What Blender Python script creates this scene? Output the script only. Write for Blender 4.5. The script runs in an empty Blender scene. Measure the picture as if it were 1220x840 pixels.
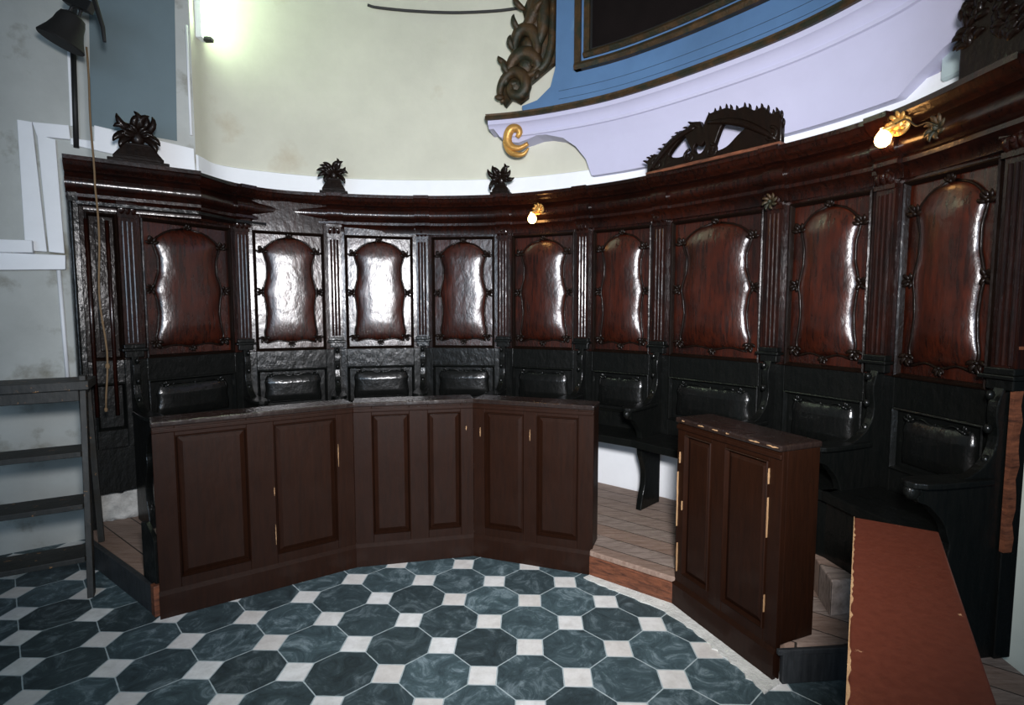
import bpy, bmesh, math, random
from mathutils import Vector, Matrix
random.seed(7)
S = bpy.context.scene
C = S.collection
PI = math.pi

# ------------------------------------------------------------------ camera, world, light, exposure
HC, F, PITCH = 1.62, 650.0, 0.08
cam = bpy.data.cameras.new('camera'); cam.sensor_width = 36.0; cam.lens = F/1220*36; cam.clip_start = 0.02
co = bpy.data.objects.new('camera', cam); C.objects.link(co)
co.location = (0, 0, HC); co.rotation_euler = (PI/2-PITCH, 0, 0); S.camera = co
S.view_settings.view_transform = 'Standard'; S.view_settings.look = 'None'
S.view_settings.gamma = 1; S.view_settings.use_curve_mapping = False; S.view_settings.exposure = 0.0

w = bpy.data.worlds.new('world'); S.world = w; w.use_nodes = True
w.node_tree.nodes['Background'].inputs[0].default_value = (0.55, 0.75, 1.0, 1)
w.node_tree.nodes['Background'].inputs[1].default_value = 0.035

def lamp(name, kind, loc, aim, energy, color, size=0.2, size_y=None, spot=None, blend=1.0):
    l = bpy.data.lights.new(name, kind); l.energy = energy; l.color = color
    if kind == 'AREA':
        l.size = size
        if size_y: l.shape = 'RECTANGLE'; l.size_y = size_y
        else: l.shape = 'DISK'
    else: l.shadow_soft_size = size
    if spot: l.spot_size = spot; l.spot_blend = blend
    o = bpy.data.objects.new(name, l); C.objects.link(o); o.location = loc
    o.rotation_euler = (Vector(aim)-Vector(loc)).to_track_quat('-Z', 'Y').to_euler()
    return o
lamp('flash', 'SPOT', (0.12, -0.05, 2.0), (0.10, 4.0, 1.85), 1000, (1.0, 0.97, 0.98), size=0.14, spot=math.radians(110), blend=1.0)
nd = lamp('nave_daylight', 'AREA', (-0.25, -2.6, 2.15), (-0.6, 4.6, 1.75), 56, (0.56, 0.77, 1.0), size=3.6, size_y=1.7)
nd.data.spread = math.radians(120)

# ------------------------------------------------------------------ pixel helpers (frame 1220x840)
cp, sp = math.cos(PITCH), math.sin(PITCH)
def ray(x, y):
    u = (420-y)/F; k = cp+u*sp
    return (x-610)/F/k, (u*cp-sp)/k          # X/Y and (Z-HC)/Y
def at_z(x, y, z):
    a, t = ray(x, y); Y = (z-HC)/t; return Vector((a*Y, Y, z))
def at_y(x, y, Y):
    a, t = ray(x, y); return Vector((a*Y, Y, HC+t*Y))

# ------------------------------------------------------------------ materials
def nt(name):
    m = bpy.data.materials.new(name); m.use_nodes = True
    t = m.node_tree; return m, t, t.nodes['Principled BSDF']
def N(t, typ, **k):
    n = t.nodes.new(typ)
    for a, b in k.items(): setattr(n, a, b)
    return n
def math_(t, op, a, b=None, c=None):
    n = t.nodes.new('ShaderNodeMath'); n.operation = op
    for i, v in enumerate((a, b, c)):
        if v is None: continue
        if isinstance(v, (int, float)): n.inputs[i].default_value = v
        else: t.links.new(v, n.inputs[i])
    return n.outputs[0]
def mixc(t, fac, a, b, blend='MIX'):
    n = t.nodes.new('ShaderNodeMix'); n.data_type = 'RGBA'; n.blend_type = blend
    for i, v in ((0, fac), (6, a), (7, b)):
        if isinstance(v, (int, float)): n.inputs[i].default_value = v
        elif isinstance(v, tuple): n.inputs[i].default_value = (*v, 1)
        else: t.links.new(v, n.inputs[i])
    return n.outputs[2]
def noise(t, scale, detail=4, rough=.6, sc=(1, 1, 1), dist=0):
    tc = N(t, 'ShaderNodeTexCoord'); mp = N(t, 'ShaderNodeMapping'); mp.inputs['Scale'].default_value = sc
    t.links.new(tc.outputs['Object'], mp.inputs[0])
    n = N(t, 'ShaderNodeTexNoise'); n.inputs['Scale'].default_value = scale
    n.inputs['Detail'].default_value = detail; n.inputs['Roughness'].default_value = rough; n.inputs['Distortion'].default_value = dist
    t.links.new(mp.outputs[0], n.inputs['Vector']); return n.outputs[0]
def ramp(t, fac, stops):
    r = N(t, 'ShaderNodeValToRGB'); e = r.color_ramp.elements
    while len(e) < len(stops): e.new(0.5)
    for i, (p, c) in enumerate(stops): e[i].position = p; e[i].color = (*c, 1) if len(c) == 3 else c
    t.links.new(fac, r.inputs[0]); return r.outputs[0]
def bump(t, b, h, strength, dist=0.01):
    n = N(t, 'ShaderNodeBump'); n.inputs['Strength'].default_value = strength; n.inputs['Distance'].default_value = dist
    t.links.new(h, n.inputs['Height']); t.links.new(n.outputs[0], b.inputs['Normal']); t.links.new(n.outputs[0], b.inputs['Coat Normal'])
def wood(name, c1, c2, rough=.3, bs=.25, coat=0.0, grain=(9, 9, .9), spec=.5, wear=None, bscale=22, crough=.16, blot=None):
    m, t, b = nt(name)
    g = noise(t, 6, 6, .65, grain, .4)
    col = ramp(t, g, [(.3, c1), (.7, c2)])
    if blot:
        bl_ = noise(t, 2.3, 4, .6)
        col = mixc(t, ramp(t, bl_, [(.38, (0, 0, 0)), (.62, (1, 1, 1))]), mixc(t, 1.0, col, (blot, blot, blot), 'MULTIPLY'), col)
    if wear:
        wn = noise(t, 16, 8, .75)
        f = ramp(t, wn, [(wear[1], (0, 0, 0)), (wear[1]+.02, (1, 1, 1))])
        col = mixc(t, f, col, wear[0])
    t.links.new(col, b.inputs['Base Color'])
    rn = noise(t, 7, 5, .6)
    r = math_(t, 'MULTIPLY_ADD', rn, .25, rough-.12); t.links.new(r, b.inputs['Roughness'])
    b.inputs['Specular IOR Level'].default_value = spec
    b.inputs['Coat Weight'].default_value = coat; b.inputs['Coat Roughness'].default_value = crough; b.inputs['Coat IOR'].default_value = 1.75
    bn = noise(t, bscale, 5, .6, (1, 1, .6))
    bump(t, b, bn, bs, .012)
    return m
def plain(name, col, rough=.6, metal=0, var=.15, scale=5, bs=.1, spec=.5, spots=None):
    m, t, b = nt(name)
    n = noise(t, scale, 7, .65)
    c = ramp(t, n, [(.25, tuple(x*(1-var) for x in col)), (.75, tuple(min(1, x*(1+var)) for x in col))])
    if spots:
        n2 = noise(t, spots[1], 6, .6)
        f = ramp(t, n2, [(spots[2], (0, 0, 0)), (spots[2]+spots[3], (1, 1, 1))])
        c = mixc(t, f, c, spots[0])
    t.links.new(c, b.inputs['Base Color']); b.inputs['Roughness'].default_value = rough
    b.inputs['Metallic'].default_value = metal; b.inputs['Specular IOR Level'].default_value = spec
    if bs: bump(t, b, noise(t, scale*5, 5), bs, .01)
    return m
def emit(name, col, s):
    m, t, b = nt(name); b.inputs['Base Color'].default_value = (*col, 1)
    b.inputs['Emission Color'].default_value = (*col, 1); b.inputs['Emission Strength'].default_value = s; return m

M = {}
M['wood'] = wood('walnut', (.0035, .0011, .0006), (.028, .0046, .0013), rough=.50, bs=.22, coat=.55, spec=.12, crough=.20, blot=.35)
M['panel'] = wood('walnut_panel', (.0055, .0013, .0006), (.068, .0098, .0020), rough=.5, bs=.5, coat=.75, bscale=11, spec=.15, crough=.27, blot=.3)
M['low'] = wood('blackened_wood', (.0018, .0026, .0024), (.0045, .0048, .0042), rough=.50, bs=.45, coat=.30, spec=.1, crough=.20)
M['lowpanel'] = wood('blackened_panel', (.0018, .0026, .0024), (.005, .005, .0045), rough=.50, bs=.5, coat=.55, spec=.1, bscale=15, crough=.2)
M['carve'] = wood('carved_wood', (.003, .0016, .0011), (.009, .0040, .0022), rough=.5, bs=.4, spec=.1, coat=.10)
M['desk'] = wood('brown_painted_wood', (.0098, .0034, .0015), (.0170, .0054, .0022), rough=.50, bs=.12, coat=.10, spec=.12, wear=((.30, .18, .10), .76))
M['desktop'] = wood('flash_lit_brown_paint', (.072, .0165, .0085), (.098, .0245, .013), rough=.50, bs=.08, coat=.12, spec=.2, wear=((.42, .24, .13), .672))  # same brown bench paint, near-flash brightness and redness put into the colour
M['chip'] = wood('bare_wood', (.26, .14, .065), (.42, .26, .13), rough=.7, bs=.1)
M['worn'] = wood('worn_planks', (.13, .095, .075), (.36, .29, .25), rough=.75, bs=.4, grain=(1.2, 12, 3))
M['raw'] = wood('scuffed_red_wood', (.035, .010, .004), (.20, .065, .028), rough=.6, bs=.4, grain=(2, 2, 12))
M['dust'] = wood('dusty_black_wood', (.010, .012, .014), (.03, .034, .038), rough=.55, bs=.3)
M['plaster'] = plain('cream_plaster', (.56, .56, .47), .85, var=.10, scale=1.6, bs=.25, spots=((.40, .33, .22), 1.5, .60, .22))
M['white'] = plain('white_paint', (.80, .83, .86), .6, var=.04)
M['pier'] = plain('stained_whitewash', (.42, .44, .42), .85, var=.14, scale=2.2, bs=.25, spots=((.17, .16, .12), 2.6, .55, .14))
M['pierblue'] = plain('grey_blue_paint', (.13, .18, .20), .8, var=.08, scale=3, bs=.1)
M['lowwall'] = plain('blue_white_plaster', (.66, .74, .86), .85, var=.08, scale=3, bs=.2)
M['dado'] = plain('dark_blue_dado', (.02, .035, .06), .7)
M['rubble'] = plain('flaking_plaster', (.42, .42, .40), .9, var=.5, scale=12, bs=.6)
M['lav'] = plain('lavender_stucco', (.47, .47, .62), .7, var=.05, scale=2.5, bs=.12)
M['blue'] = plain('blue_stucco', (.072, .155, .30), .7, var=.16, scale=2, bs=.15, spots=((.17, .31, .43), 2.2, .62, .2))
M['gilt'] = plain('dull_gilding', (.055, .030, .011), .5, .3, var=.6, scale=14, bs=.5, spots=((.020, .022, .012), 9, .45, .15))
M['gold'] = plain('bright_gilding', (.55, .30, .08), .4, .5, var=.25, scale=12, bs=.3)
M['canvas'] = plain('dark_painting', (.006, .004, .004), .8, var=.3, spec=.1)
M['iron'] = plain('dark_iron', (.006, .006, .006), .6)
M['bronze'] = plain('dark_bronze', (.003, .0025, .002), .8, 0, var=.4)
M['rope'] = plain('rope_fibre', (.14, .09, .045), .9, scale=40)
M['box'] = plain('pale_grey_plastic', (.42, .52, .54), .5, var=.03, bs=0)
M['cable'] = plain('black_cable', (.02, .02, .02), .6, bs=0)
M['ladder'] = wood('weathered_ladder_wood', (.007, .008, .007), (.022, .021, .017), rough=.6, bs=.3, wear=((.25, .13, .05), .62))
M['ledge'] = wood('glossy_brown_ledge', (.010, .006, .005), (.022, .013, .010), rough=.26, bs=.35, coat=.5, wear=((.30, .18, .10), .73))
M['mortar'] = plain('white_mortar', (.62, .63, .60), .9, var=.25, scale=14, bs=.6)
M['bulb'] = emit('glowing_bulb', (1.0, .50, .16), 20)
M['tube'] = emit('fluorescent_tube', (.80, 1.0, .70), 22)
def planks():
    m = M['worn']; t = m.node_tree; b = t.nodes['Principled BSDF']; src = b.inputs['Base Color'].links[0].from_socket
    tc = N(t, 'ShaderNodeTexCoord'); mp = N(t, 'ShaderNodeMapping'); mp.inputs['Rotation'].default_value = (0, 0, math.radians(38)); t.links.new(tc.outputs['Object'], mp.inputs[0])
    sx = N(t, 'ShaderNodeSeparateXYZ'); t.links.new(mp.outputs[0], sx.inputs[0])
    q = math_(t, 'MULTIPLY', sx.outputs[1], 6.2); fr = math_(t, 'FRACT', q)
    seam = math_(t, 'LESS_THAN', fr, .045)
    wn = N(t, 'ShaderNodeTexWhiteNoise'); wn.noise_dimensions = '1D'; t.links.new(math_(t, 'FLOOR', q), wn.inputs['W'])
    col = mixc(t, math_(t, 'MULTIPLY', wn.outputs[0], .55), src, (.22, .12, .075))
    t.links.new(mixc(t, seam, col, (.02, .014, .01)), b.inputs['Base Color'])
planks()

def floor_mat():
    m, t, b = nt('octagon_tiles')
    a_ = HC/3.8559; yw = -.0291; cx, cy = 3.4678, -7.4536
    tc = N(t, 'ShaderNodeTexCoord'); sx = N(t, 'ShaderNodeSeparateXYZ'); t.links.new(tc.outputs['Object'], sx.inputs[0])
    X, Y = sx.outputs[0], sx.outputs[1]
    # slightly uneven laying
    wob = noise(t, 2.5, 2); wv = math_(t, 'MULTIPLY_ADD', wob, .02, -.01)
    c, s = math.cos(yw)/a_, math.sin(yw)/a_
    u = math_(t, 'ADD', math_(t, 'MULTIPLY_ADD', X, c, cx), math_(t, 'MULTIPLY', Y, s))
    v = math_(t, 'ADD', math_(t, 'MULTIPLY_ADD', X, -s, cy), math_(t, 'MULTIPLY', Y, c))
    u = math_(t, 'ADD', u, wv)
    q1 = math_(t, 'ADD', u, v); q2 = math_(t, 'SUBTRACT', u, v)
    a1 = math_(t, 'ABSOLUTE', math_(t, 'SUBTRACT', q1, math_(t, 'ROUND', q1)))
    a2 = math_(t, 'ABSOLUTE', math_(t, 'SUBTRACT', q2, math_(t, 'ROUND', q2)))
    sm = math_(t, 'ADD', a1, a2); hd = .293
    sq = math_(t, 'LESS_THAN', sm, hd)
    jn = noise(t, 30, 3); gw = math_(t, 'MULTIPLY_ADD', jn, .022, .002)
    g1 = math_(t, 'LESS_THAN', math_(t, 'ABSOLUTE', math_(t, 'SUBTRACT', sm, hd)), gw)
    mn = math_(t, 'MINIMUM', a1, a2)
    g2 = math_(t, 'MULTIPLY', math_(t, 'LESS_THAN', mn, math_(t, 'MULTIPLY', gw, .7)), math_(t, 'SUBTRACT', 1, sq))
    gr = math_(t, 'MAXIMUM', g1, g2)
    # per tile random
    cell = N(t, 'ShaderNodeCombineXYZ')
    t.links.new(math_(t, 'FLOOR', q1), cell.inputs[0]); t.links.new(math_(t, 'FLOOR', q2), cell.inputs[1])
    wn = N(t, 'ShaderNodeTexWhiteNoise'); t.links.new(cell.outputs[0], wn.inputs[0])
    cell2 = N(t, 'ShaderNodeCombineXYZ')
    t.links.new(math_(t, 'ROUND', q1), cell2.inputs[0]); t.links.new(math_(t, 'ROUND', q2), cell2.inputs[1])
    wn2 = N(t, 'ShaderNodeTexWhiteNoise'); t.links.new(cell2.outputs[0], wn2.inputs[0])
    n1 = noise(t, 7, 9, .78, dist=1.2)
    slate = ramp(t, n1, [(.34, (.020, .034, .040)), (.52, (.050, .082, .094)), (.70, (.23, .30, .33))])
    tint = math_(t, 'MULTIPLY_ADD', wn.outputs[0], .8, .55)
    comb = N(t, 'ShaderNodeCombineXYZ')
    for i in range(3): t.links.new(tint, comb.inputs[i])
    slate = mixc(t, 1.0, slate, comb.outputs[0], 'MULTIPLY')
    n2 = noise(t, 12, 6, .7)
    marb = ramp(t, n2, [(.3, (.62, .63, .62)), (.6, (.84, .86, .86))])
    marb = mixc(t, math_(t, 'MULTIPLY', wn2.outputs[0], .35), marb, (.50, .40, .32))
    col = mixc(t, sq, slate, marb)
    col = mixc(t, gr, col, (.42, .50, .52))
    t.links.new(col, b.inputs['Base Color']); b.inputs['Roughness'].default_value = .62
    h = math_(t, 'MULTIPLY_ADD', gr, -.6, n1); bump(t, b, h, .3, .006)
    return m
M['tiles'] = floor_mat()

# ------------------------------------------------------------------ mesh builder
class MB:
    def __init__(s, T=None): s.v = []; s.f = []; s.T = T or Matrix()
    def add(s, vs, fs, T=None):
        b = len(s.v); A = s.T @ T if T else s.T
        s.v += [A @ Vector(p) for p in vs]; s.f += [tuple(i+b for i in f) for f in fs]; return s
    def box(s, x0, x1, y0, y1, z0, z1, T=None):
        return s.add([(x0,y0,z0),(x1,y0,z0),(x1,y1,z0),(x0,y1,z0),(x0,y0,z1),(x1,y0,z1),(x1,y1,z1),(x0,y1,z1)],
              [(0,3,2,1),(4,5,6,7),(0,1,5,4),(1,2,6,5),(2,3,7,6),(3,0,4,7)], T)
    def prism(s, poly, z0, z1, T=None):
        n = len(poly)
        return s.add([(p[0],p[1],z0) for p in poly]+[(p[0],p[1],z1) for p in poly],
              [tuple(range(n-1,-1,-1)), tuple(range(n,2*n))]+[(i,(i+1)%n,n+(i+1)%n,n+i) for i in range(n)], T)
    def tube(s, pts, r, seg=8, flat=1.0, up=None, T=None, cap=True):
        pts = [Vector(p) for p in pts]; n = len(pts); rs = r if isinstance(r, (list, tuple)) else [r]*n
        vs = []; fs = []; u0 = Vector(up) if up else None
        for i, p in enumerate(pts):
            d = (pts[min(i+1, n-1)]-pts[max(i-1, 0)]).normalized()
            if u0 is None: u0 = d.orthogonal()
            a = (u0-d*u0.dot(d))
            if a.length < 1e-5: a = d.orthogonal()
            a.normalize(); b = d.cross(a)
            if not up: u0 = a
            for k in range(seg):
                t = 2*PI*k/seg; vs.append(p+a*math.cos(t)*rs[i]*flat+b*math.sin(t)*rs[i])
        for i in range(n-1):
            for k in range(seg): fs.append((i*seg+k, i*seg+(k+1)%seg, (i+1)*seg+(k+1)%seg, (i+1)*seg+k))
        if cap: fs += [tuple(range(seg-1,-1,-1)), tuple(range((n-1)*seg, n*seg))]
        return s.add(vs, fs, T)
    def lathe(s, prof, seg=20, T=None):
        vs = []; fs = []; n = len(prof)
        for r, z in prof:
            for k in range(seg): t = 2*PI*k/seg; vs.append((r*math.cos(t), r*math.sin(t), z))
        for i in range(n-1):
            for k in range(seg): fs.append((i*seg+k, i*seg+(k+1)%seg, (i+1)*seg+(k+1)%seg, (i+1)*seg+k))
        fs += [tuple(range(seg-1,-1,-1)), tuple(range((n-1)*seg, n*seg))]
        return s.add(vs, fs, T)
    def ball(s, c, r, seg=10, T=None):
        rx, ry, rz = r if isinstance(r, tuple) else (r, r, r)
        vs = [(c[0], c[1], c[2]-rz)]; fs = []; R = seg//2
        for i in range(1, R):
            ph = -PI/2+PI*i/R
            for k in range(seg): t = 2*PI*k/seg; vs.append((c[0]+rx*math.cos(ph)*math.cos(t), c[1]+ry*math.cos(ph)*math.sin(t), c[2]+rz*math.sin(ph)))
        vs.append((c[0], c[1], c[2]+rz)); L = len(vs)-1
        for k in range(seg): fs.append((0, 1+(k+1)%seg, 1+k)); fs.append((L, L-seg+k, L-seg+(k+1)%seg))
        for i in range(R-2):
            for k in range(seg): a = 1+i*seg; fs.append((a+k, a+(k+1)%seg, a+seg+(k+1)%seg, a+seg+k))
        return s.add(vs, fs, T)
    def leaf(s, p, ang, L, wd, curl=.6, th=.3, T=None):
        """acanthus-like tapering leaf in the local x-z plane, curling toward -y"""
        pts = []; rs = []; x, z = p[0], p[2]; a = ang; n = 7
        for i in range(n+1):
            f = i/n; pts.append((x, p[1]-L*.30*math.sin(f*PI*.6), z)); rs.append(max(.0015, wd*math.sin(PI*min(.97, .12+f*.85))**.8))
            x += math.cos(a)*L/n; z += math.sin(a)*L/n; a += curl/n*(1+f)
        return s.tube(pts, rs, 6, th, up=(0, 1, 0), T=T)
    def grid(s, P, nu, nv, back=None, T=None):
        """P(i,j)->point front; back(i,j)->point behind; closed solid when back is given"""
        vs = [P(i, j) for j in range(nv+1) for i in range(nu+1)]; fs = []; W = nu+1
        for j in range(nv):
            for i in range(nu): fs.append((j*W+i, j*W+i+1, (j+1)*W+i+1, (j+1)*W+i))
        if back:
            o = len(vs); vs += [back(i, j) for j in range(nv+1) for i in range(nu+1)]
            for j in range(nv):
                for i in range(nu): fs.append((o+j*W+i, o+(j+1)*W+i, o+(j+1)*W+i+1, o+j*W+i+1))
            for i in range(nu):
                fs.append((i, o+i, o+i+1, i+1)); q = nv*W; fs.append((q+i, q+i+1, o+q+i+1, o+q+i))
            for j in range(nv):
                fs.append((j*W, (j+1)*W, o+(j+1)*W, o+j*W)); q = nu; fs.append((j*W+q, o+j*W+q, o+(j+1)*W+q, (j+1)*W+q))
        return s.add(vs, fs, T)
    def build(s, name, mat, parent=None, smooth=False, bevel=0.0, label=None, norm=True):
        me = bpy.data.meshes.new(name); me.from_pydata([tuple(p) for p in s.v], [], s.f); me.update()
        bm = bmesh.new(); bm.from_mesh(me)
        if norm: bmesh.ops.recalc_face_normals(bm, faces=bm.faces[:])
        bm.to_mesh(me); bm.free()
        me.materials.append(M[mat] if isinstance(mat, str) else mat)
        if smooth:
            for p in me.polygons: p.use_smooth = True
            if smooth == 'auto': me.set_sharp_from_angle(angle=math.radians(38))
        o = bpy.data.objects.new(name, me); C.objects.link(o)
        if parent: o.parent = parent
        if bevel:
            b = o.modifiers.new('bevel', 'BEVEL'); b.width = bevel; b.segments = 2; b.limit_method = 'ANGLE'; b.harden_normals = False
        if label: o['label'] = label
        return o
def thing(name, label, cat, loc=(0, 0, 0), rz=0, group=None):
    o = bpy.data.objects.new(name, None); C.objects.link(o); o.empty_display_size = .1
    o.location = loc; o.rotation_euler = (0, 0, rz); o['label'] = label; o['category'] = cat
    if group: o['group'] = group
    return o
def tag(o, label, cat, group=None):
    o['label'] = label; o['category'] = cat
    if group: o['group'] = group
    return o
def struct(o): o['kind'] = 'structure'; return o
def board(outlines, ext, bev, name, mat, parent=None, T=None, label=None):
    """flat carved board from 2D outlines (holes allowed) in local x-z, thickness along y"""
    cu = bpy.data.curves.new(name, 'CURVE'); cu.dimensions = '2D'; cu.fill_mode = 'BOTH'
    cu.extrude = ext; cu.bevel_depth = bev; cu.bevel_resolution = 2
    for ol in outlines:
        sp_ = cu.splines.new('POLY'); sp_.points.add(len(ol)-1); sp_.use_cyclic_u = True
        for i, p in enumerate(ol): sp_.points[i].co = (p[0], p[1], 0, 1)
    tmp = bpy.data.objects.new('tmp', cu); me = bpy.data.meshes.new_from_object(tmp)
    bpy.data.objects.remove(tmp); bpy.data.curves.remove(cu)
    R = Matrix.Rotation(PI/2, 4, 'X'); me.transform((T or Matrix()) @ R)
    me.materials.clear(); me.materials.append(M[mat]); me.name = name
    o = bpy.data.objects.new(name, me); C.objects.link(o)
    if parent: o.parent = parent
    if label: o['label'] = label
    return o
def smooth_closed(pts, n=6):
    out = []; L = len(pts)
    for i in range(L):
        p0, p1, p2, p3 = (Vector(pts[(i+k-1) % L]) for k in range(4))
        for j in range(n):
            t = j/n; out.append(.5*((2*p1)+(p2-p0)*t+(2*p0-5*p1+4*p2-p3)*t*t+(3*p1-p0-3*p2+p3)*t**3))
    return out
def smooth_open(pts, n=8):
    P = [Vector(p) for p in pts]; P = [P[0]*2-P[1]]+P+[P[-1]*2-P[-2]]; out = []
    for i in range(1, len(P)-2):
        p0, p1, p2, p3 = P[i-1:i+3]
        for j in range(n):
            t = j/n; out.append(.5*((2*p1)+(p2-p0)*t+(2*p0-5*p1+4*p2-p3)*t*t+(3*p1-p0-3*p2+p3)*t**3))
    out.append(P[-2]); return out

# ------------------------------------------------------------------ plan curves
class Plan:
    def __init__(s, pts, n=14, straight=False):
        s.p = [Vector(q) for q in pts] if straight else smooth_open([Vector(q) for q in pts], n)
        s.L = [0]
        for a, b in zip(s.p, s.p[1:]): s.L.append(s.L[-1]+(b-a).length)
        s.len = s.L[-1]; s.straight = straight
    def tan(s, d):
        h = .02; a = s.base(max(0, d-h)); b = s.base(min(s.len, d+h)); return (b-a).normalized()
    def base(s, d):
        d = max(0, min(s.len, d)); i = 0
        while i < len(s.L)-2 and s.L[i+1] < d: i += 1
        f = (d-s.L[i])/(s.L[i+1]-s.L[i]); return s.p[i].lerp(s.p[i+1], f)
    def at(s, d, off, z):
        q = s.base(d); t = s.tan(d); return Vector((q.x+t.y*off, q.y-t.x*off, z))
    def hit(s, x, y, off):
        a, t = ray(x, y); best = None; n = 500; prev = None
        for i in range(n+1):
            d = s.len*i/n; q = s.at(d, off, 0); g = q.x-a*q.y
            if prev is not None and prev[1]*g <= 0 and q.y > 0:
                d0, g0 = prev; dd = d0+(d-d0)*(-g0/(g-g0) if g != g0 else 0); Y = s.at(dd, off, 0).y; return dd, HC+t*Y
            prev = (d, g)
        d = 0 if prev and x < 610 else s.len; return d, HC+t*s.at(d, off, 0).y
    def sweep(s, prof, d0, d1, n, mb=None, z0=0):
        mb = mb or MB(); m = len(prof); vs = []; fs = []
        for i in range(n+1):
            d = d0+(d1-d0)*i/n
            vs += [s.at(d, o, z+z0) for o, z in prof]
        for i in range(n):
            for k in range(m): fs.append((i*m+k, i*m+(k+1) % m, (i+1)*m+(k+1) % m, (i+1)*m+k))
        fs += [tuple(range(m-1,-1,-1)), tuple(range(n*m, n*m+m))]
        return mb.add(vs, fs)

V = [(-2.80,3.55),(-2.60,3.73),(-2.15,4.38),(-1.51,4.69),(-.79,4.86),(-.07,4.79),(.59,4.49),(1.11,4.08),(1.64,3.42),(1.94,2.85),(2.04,2.22)]
V = [Vector(v) for v in V]
WALL = Plan([(-2.38,4.17),(-2.32,4.54),(-1.62,4.91),(-.81,5.02),(0,4.94),(.70,4.62),(1.23,4.18),(1.79,3.50),(2.07,2.92),(2.13,2.50),(2.125,2.28)])
LIP = Plan([(-2.19,3.89),(-2.08,4.24),(-1.86,4.46),(-1.455,4.59),(-.78,4.69),(-.07,4.62),(.52,4.34),(.98,3.97),(1.56,3.25),(1.82,2.73),(1.87,2.10)])
ZL = 2.57

# ------------------------------------------------------------------ structure
mb = MB(); mb.box(-7, 5, -4.5, 7, -.1, 0)
struct(mb.build('floor', 'tiles'))
# apse wall: extruded curve with thickness
mb = MB(); WALL.sweep([(0, 0), (0, 6.0), (-.35, 6.0), (-.35, 0)], 0.0, WALL.len, 90, mb)
struct(mb.build('wall_apse', 'plaster', smooth='auto'))
# pier wall on the left
PC = Vector((-2.38, 4.17)); PD = Vector((-.82, -.572)).normalized(); PN = Vector((-PD.y, PD.x))*-1  # into the room
if PN.dot(Vector((0, 0))-PC) < 0: PN = -PN
def pier(d, off, z): q = PC+PD*d+PN*off; return Vector((q.x, q.y, z))
def pier_hit(x, y, off=0):
    a, t = ray(x, y); b = PC+PN*off      # (b+PD*d).x = a*(b+PD*d).y
    d = (a*b.y-b.x)/(PD.x-a*PD.y); Y = b.y+PD.y*d; return d, HC+t*Y
def pier_box(mb, d0, d1, o0, o1, z0, z1):
    vs = [pier(d, o, z) for z in (z0, z1) for d, o in ((d0, o0), (d1, o0), (d1, o1), (d0, o1))]
    return mb.add(vs, [(0,3,2,1),(4,5,6,7),(0,1,5,4),(1,2,6,5),(2,3,7,6),(3,0,4,7)])
def pier_quad(mb, pxs, o0, o1):
    h = [pier_hit(x, y, o1) for x, y in pxs]; n = len(h)
    vs = [pier(d, o1, z) for d, z in h]+[pier(d, o0, z) for d, z in h]
    return mb.add(vs, [tuple(range(n)), tuple(range(2*n-1, n-1, -1))]+[(i, (i+1) % n, n+(i+1) % n, n+i) for i in range(n)])
mb = MB(); pier_box(mb, -.02, 4.5, 0, -.5, 0, 6.0)
struct(mb.build('wall_left', 'pier'))
mb = MB(); pier_quad(mb, [(105,-60),(207,-60),(211,168),(108,150)], 0, .004)
struct(mb.build('trim_1', 'pierblue'))
# right wall beyond the stalls
RW0 = Vector((2.02, 2.29)); RD = Vector((.86, .51)).normalized()
def rwall(mb, d0, d1, o, z0, z1):
    d0 += .10
    n = Vector((-RD.y, RD.x)); n = n if n.y > 0 else -n
    q = [RW0+RD*d0-n*o, RW0+RD*d1-n*o, RW0+RD*d1+n*.3, RW0+RD*(d0+.3)+n*.3]
    return mb.prism(q, z0, z1)
struct(rwall(MB(), 0, 2.5, 0, 0, 6.0).build('wall_right', 'lowwall'))
struct(rwall(MB(), 0.05, 2.5, .012, 0.0, .22).build('baseboard_right', 'dado'))
# vaulted ceiling slab
struct(MB().box(-7, 5, -4.5, 7, 6.0, 6.2).build('ceiling', 'plaster'))
# white band on the apse wall right above the stalls
mb = MB(); WALL.sweep([(0, 2.3), (.03, 2.3), (.03, 2.765), (0, 2.775)], .02, WALL.len, 80, mb)
struct(mb.build('trim_2', 'white', smooth='auto'))
# whitewashed lower wall behind the seats
mb = MB(); WALL.sweep([(0, 0), (.008, 0), (.008, .9), (0, .9)], .02, WALL.len, 60, mb)
struct(mb.build('trim_3', 'white', smooth='auto'))

# ------------------------------------------------------------------ platform
A, B_, C_, D_, E_, F_ = (Vector(p) for p in [(-1.84,2.74),(-.98,3.32),(-.25,3.48),(.49,3.22),(.89,2.88),(1.145,2.26)])
ins = .06
inner = [Vector((-2.70,3.40)), A+Vector((-.02,.04)), B_+Vector((0,.05)), C_+Vector((0,.05)), D_+Vector((.02,.05)), E_+Vector((.05,.03)), F_+Vector((.06,.04)), Vector((1.50,2.30)), Vector((1.60,1.2)), Vector((1.98,1.2))]
outer = [Vector((v.x, v.y)) for v in [Vector((2.07,2.2)),Vector((2.03,2.88)),Vector((1.76,3.47)),Vector((1.2,4.15)),Vector((.68,4.58)),Vector((-.03,4.9)),Vector((-.81,4.98)),Vector((-1.6,4.87)),Vector((-2.26,4.48)),Vector((-2.34,4.0)),Vector((-2.90,3.64))]]
mb = MB().prism(inner+outer, 0.001, .15)
plat = thing('stall_platform', 'low wooden platform of worn planks carrying the carved stalls and benches', 'platform')
mb.build('deck', 'worn', plat)
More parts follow.
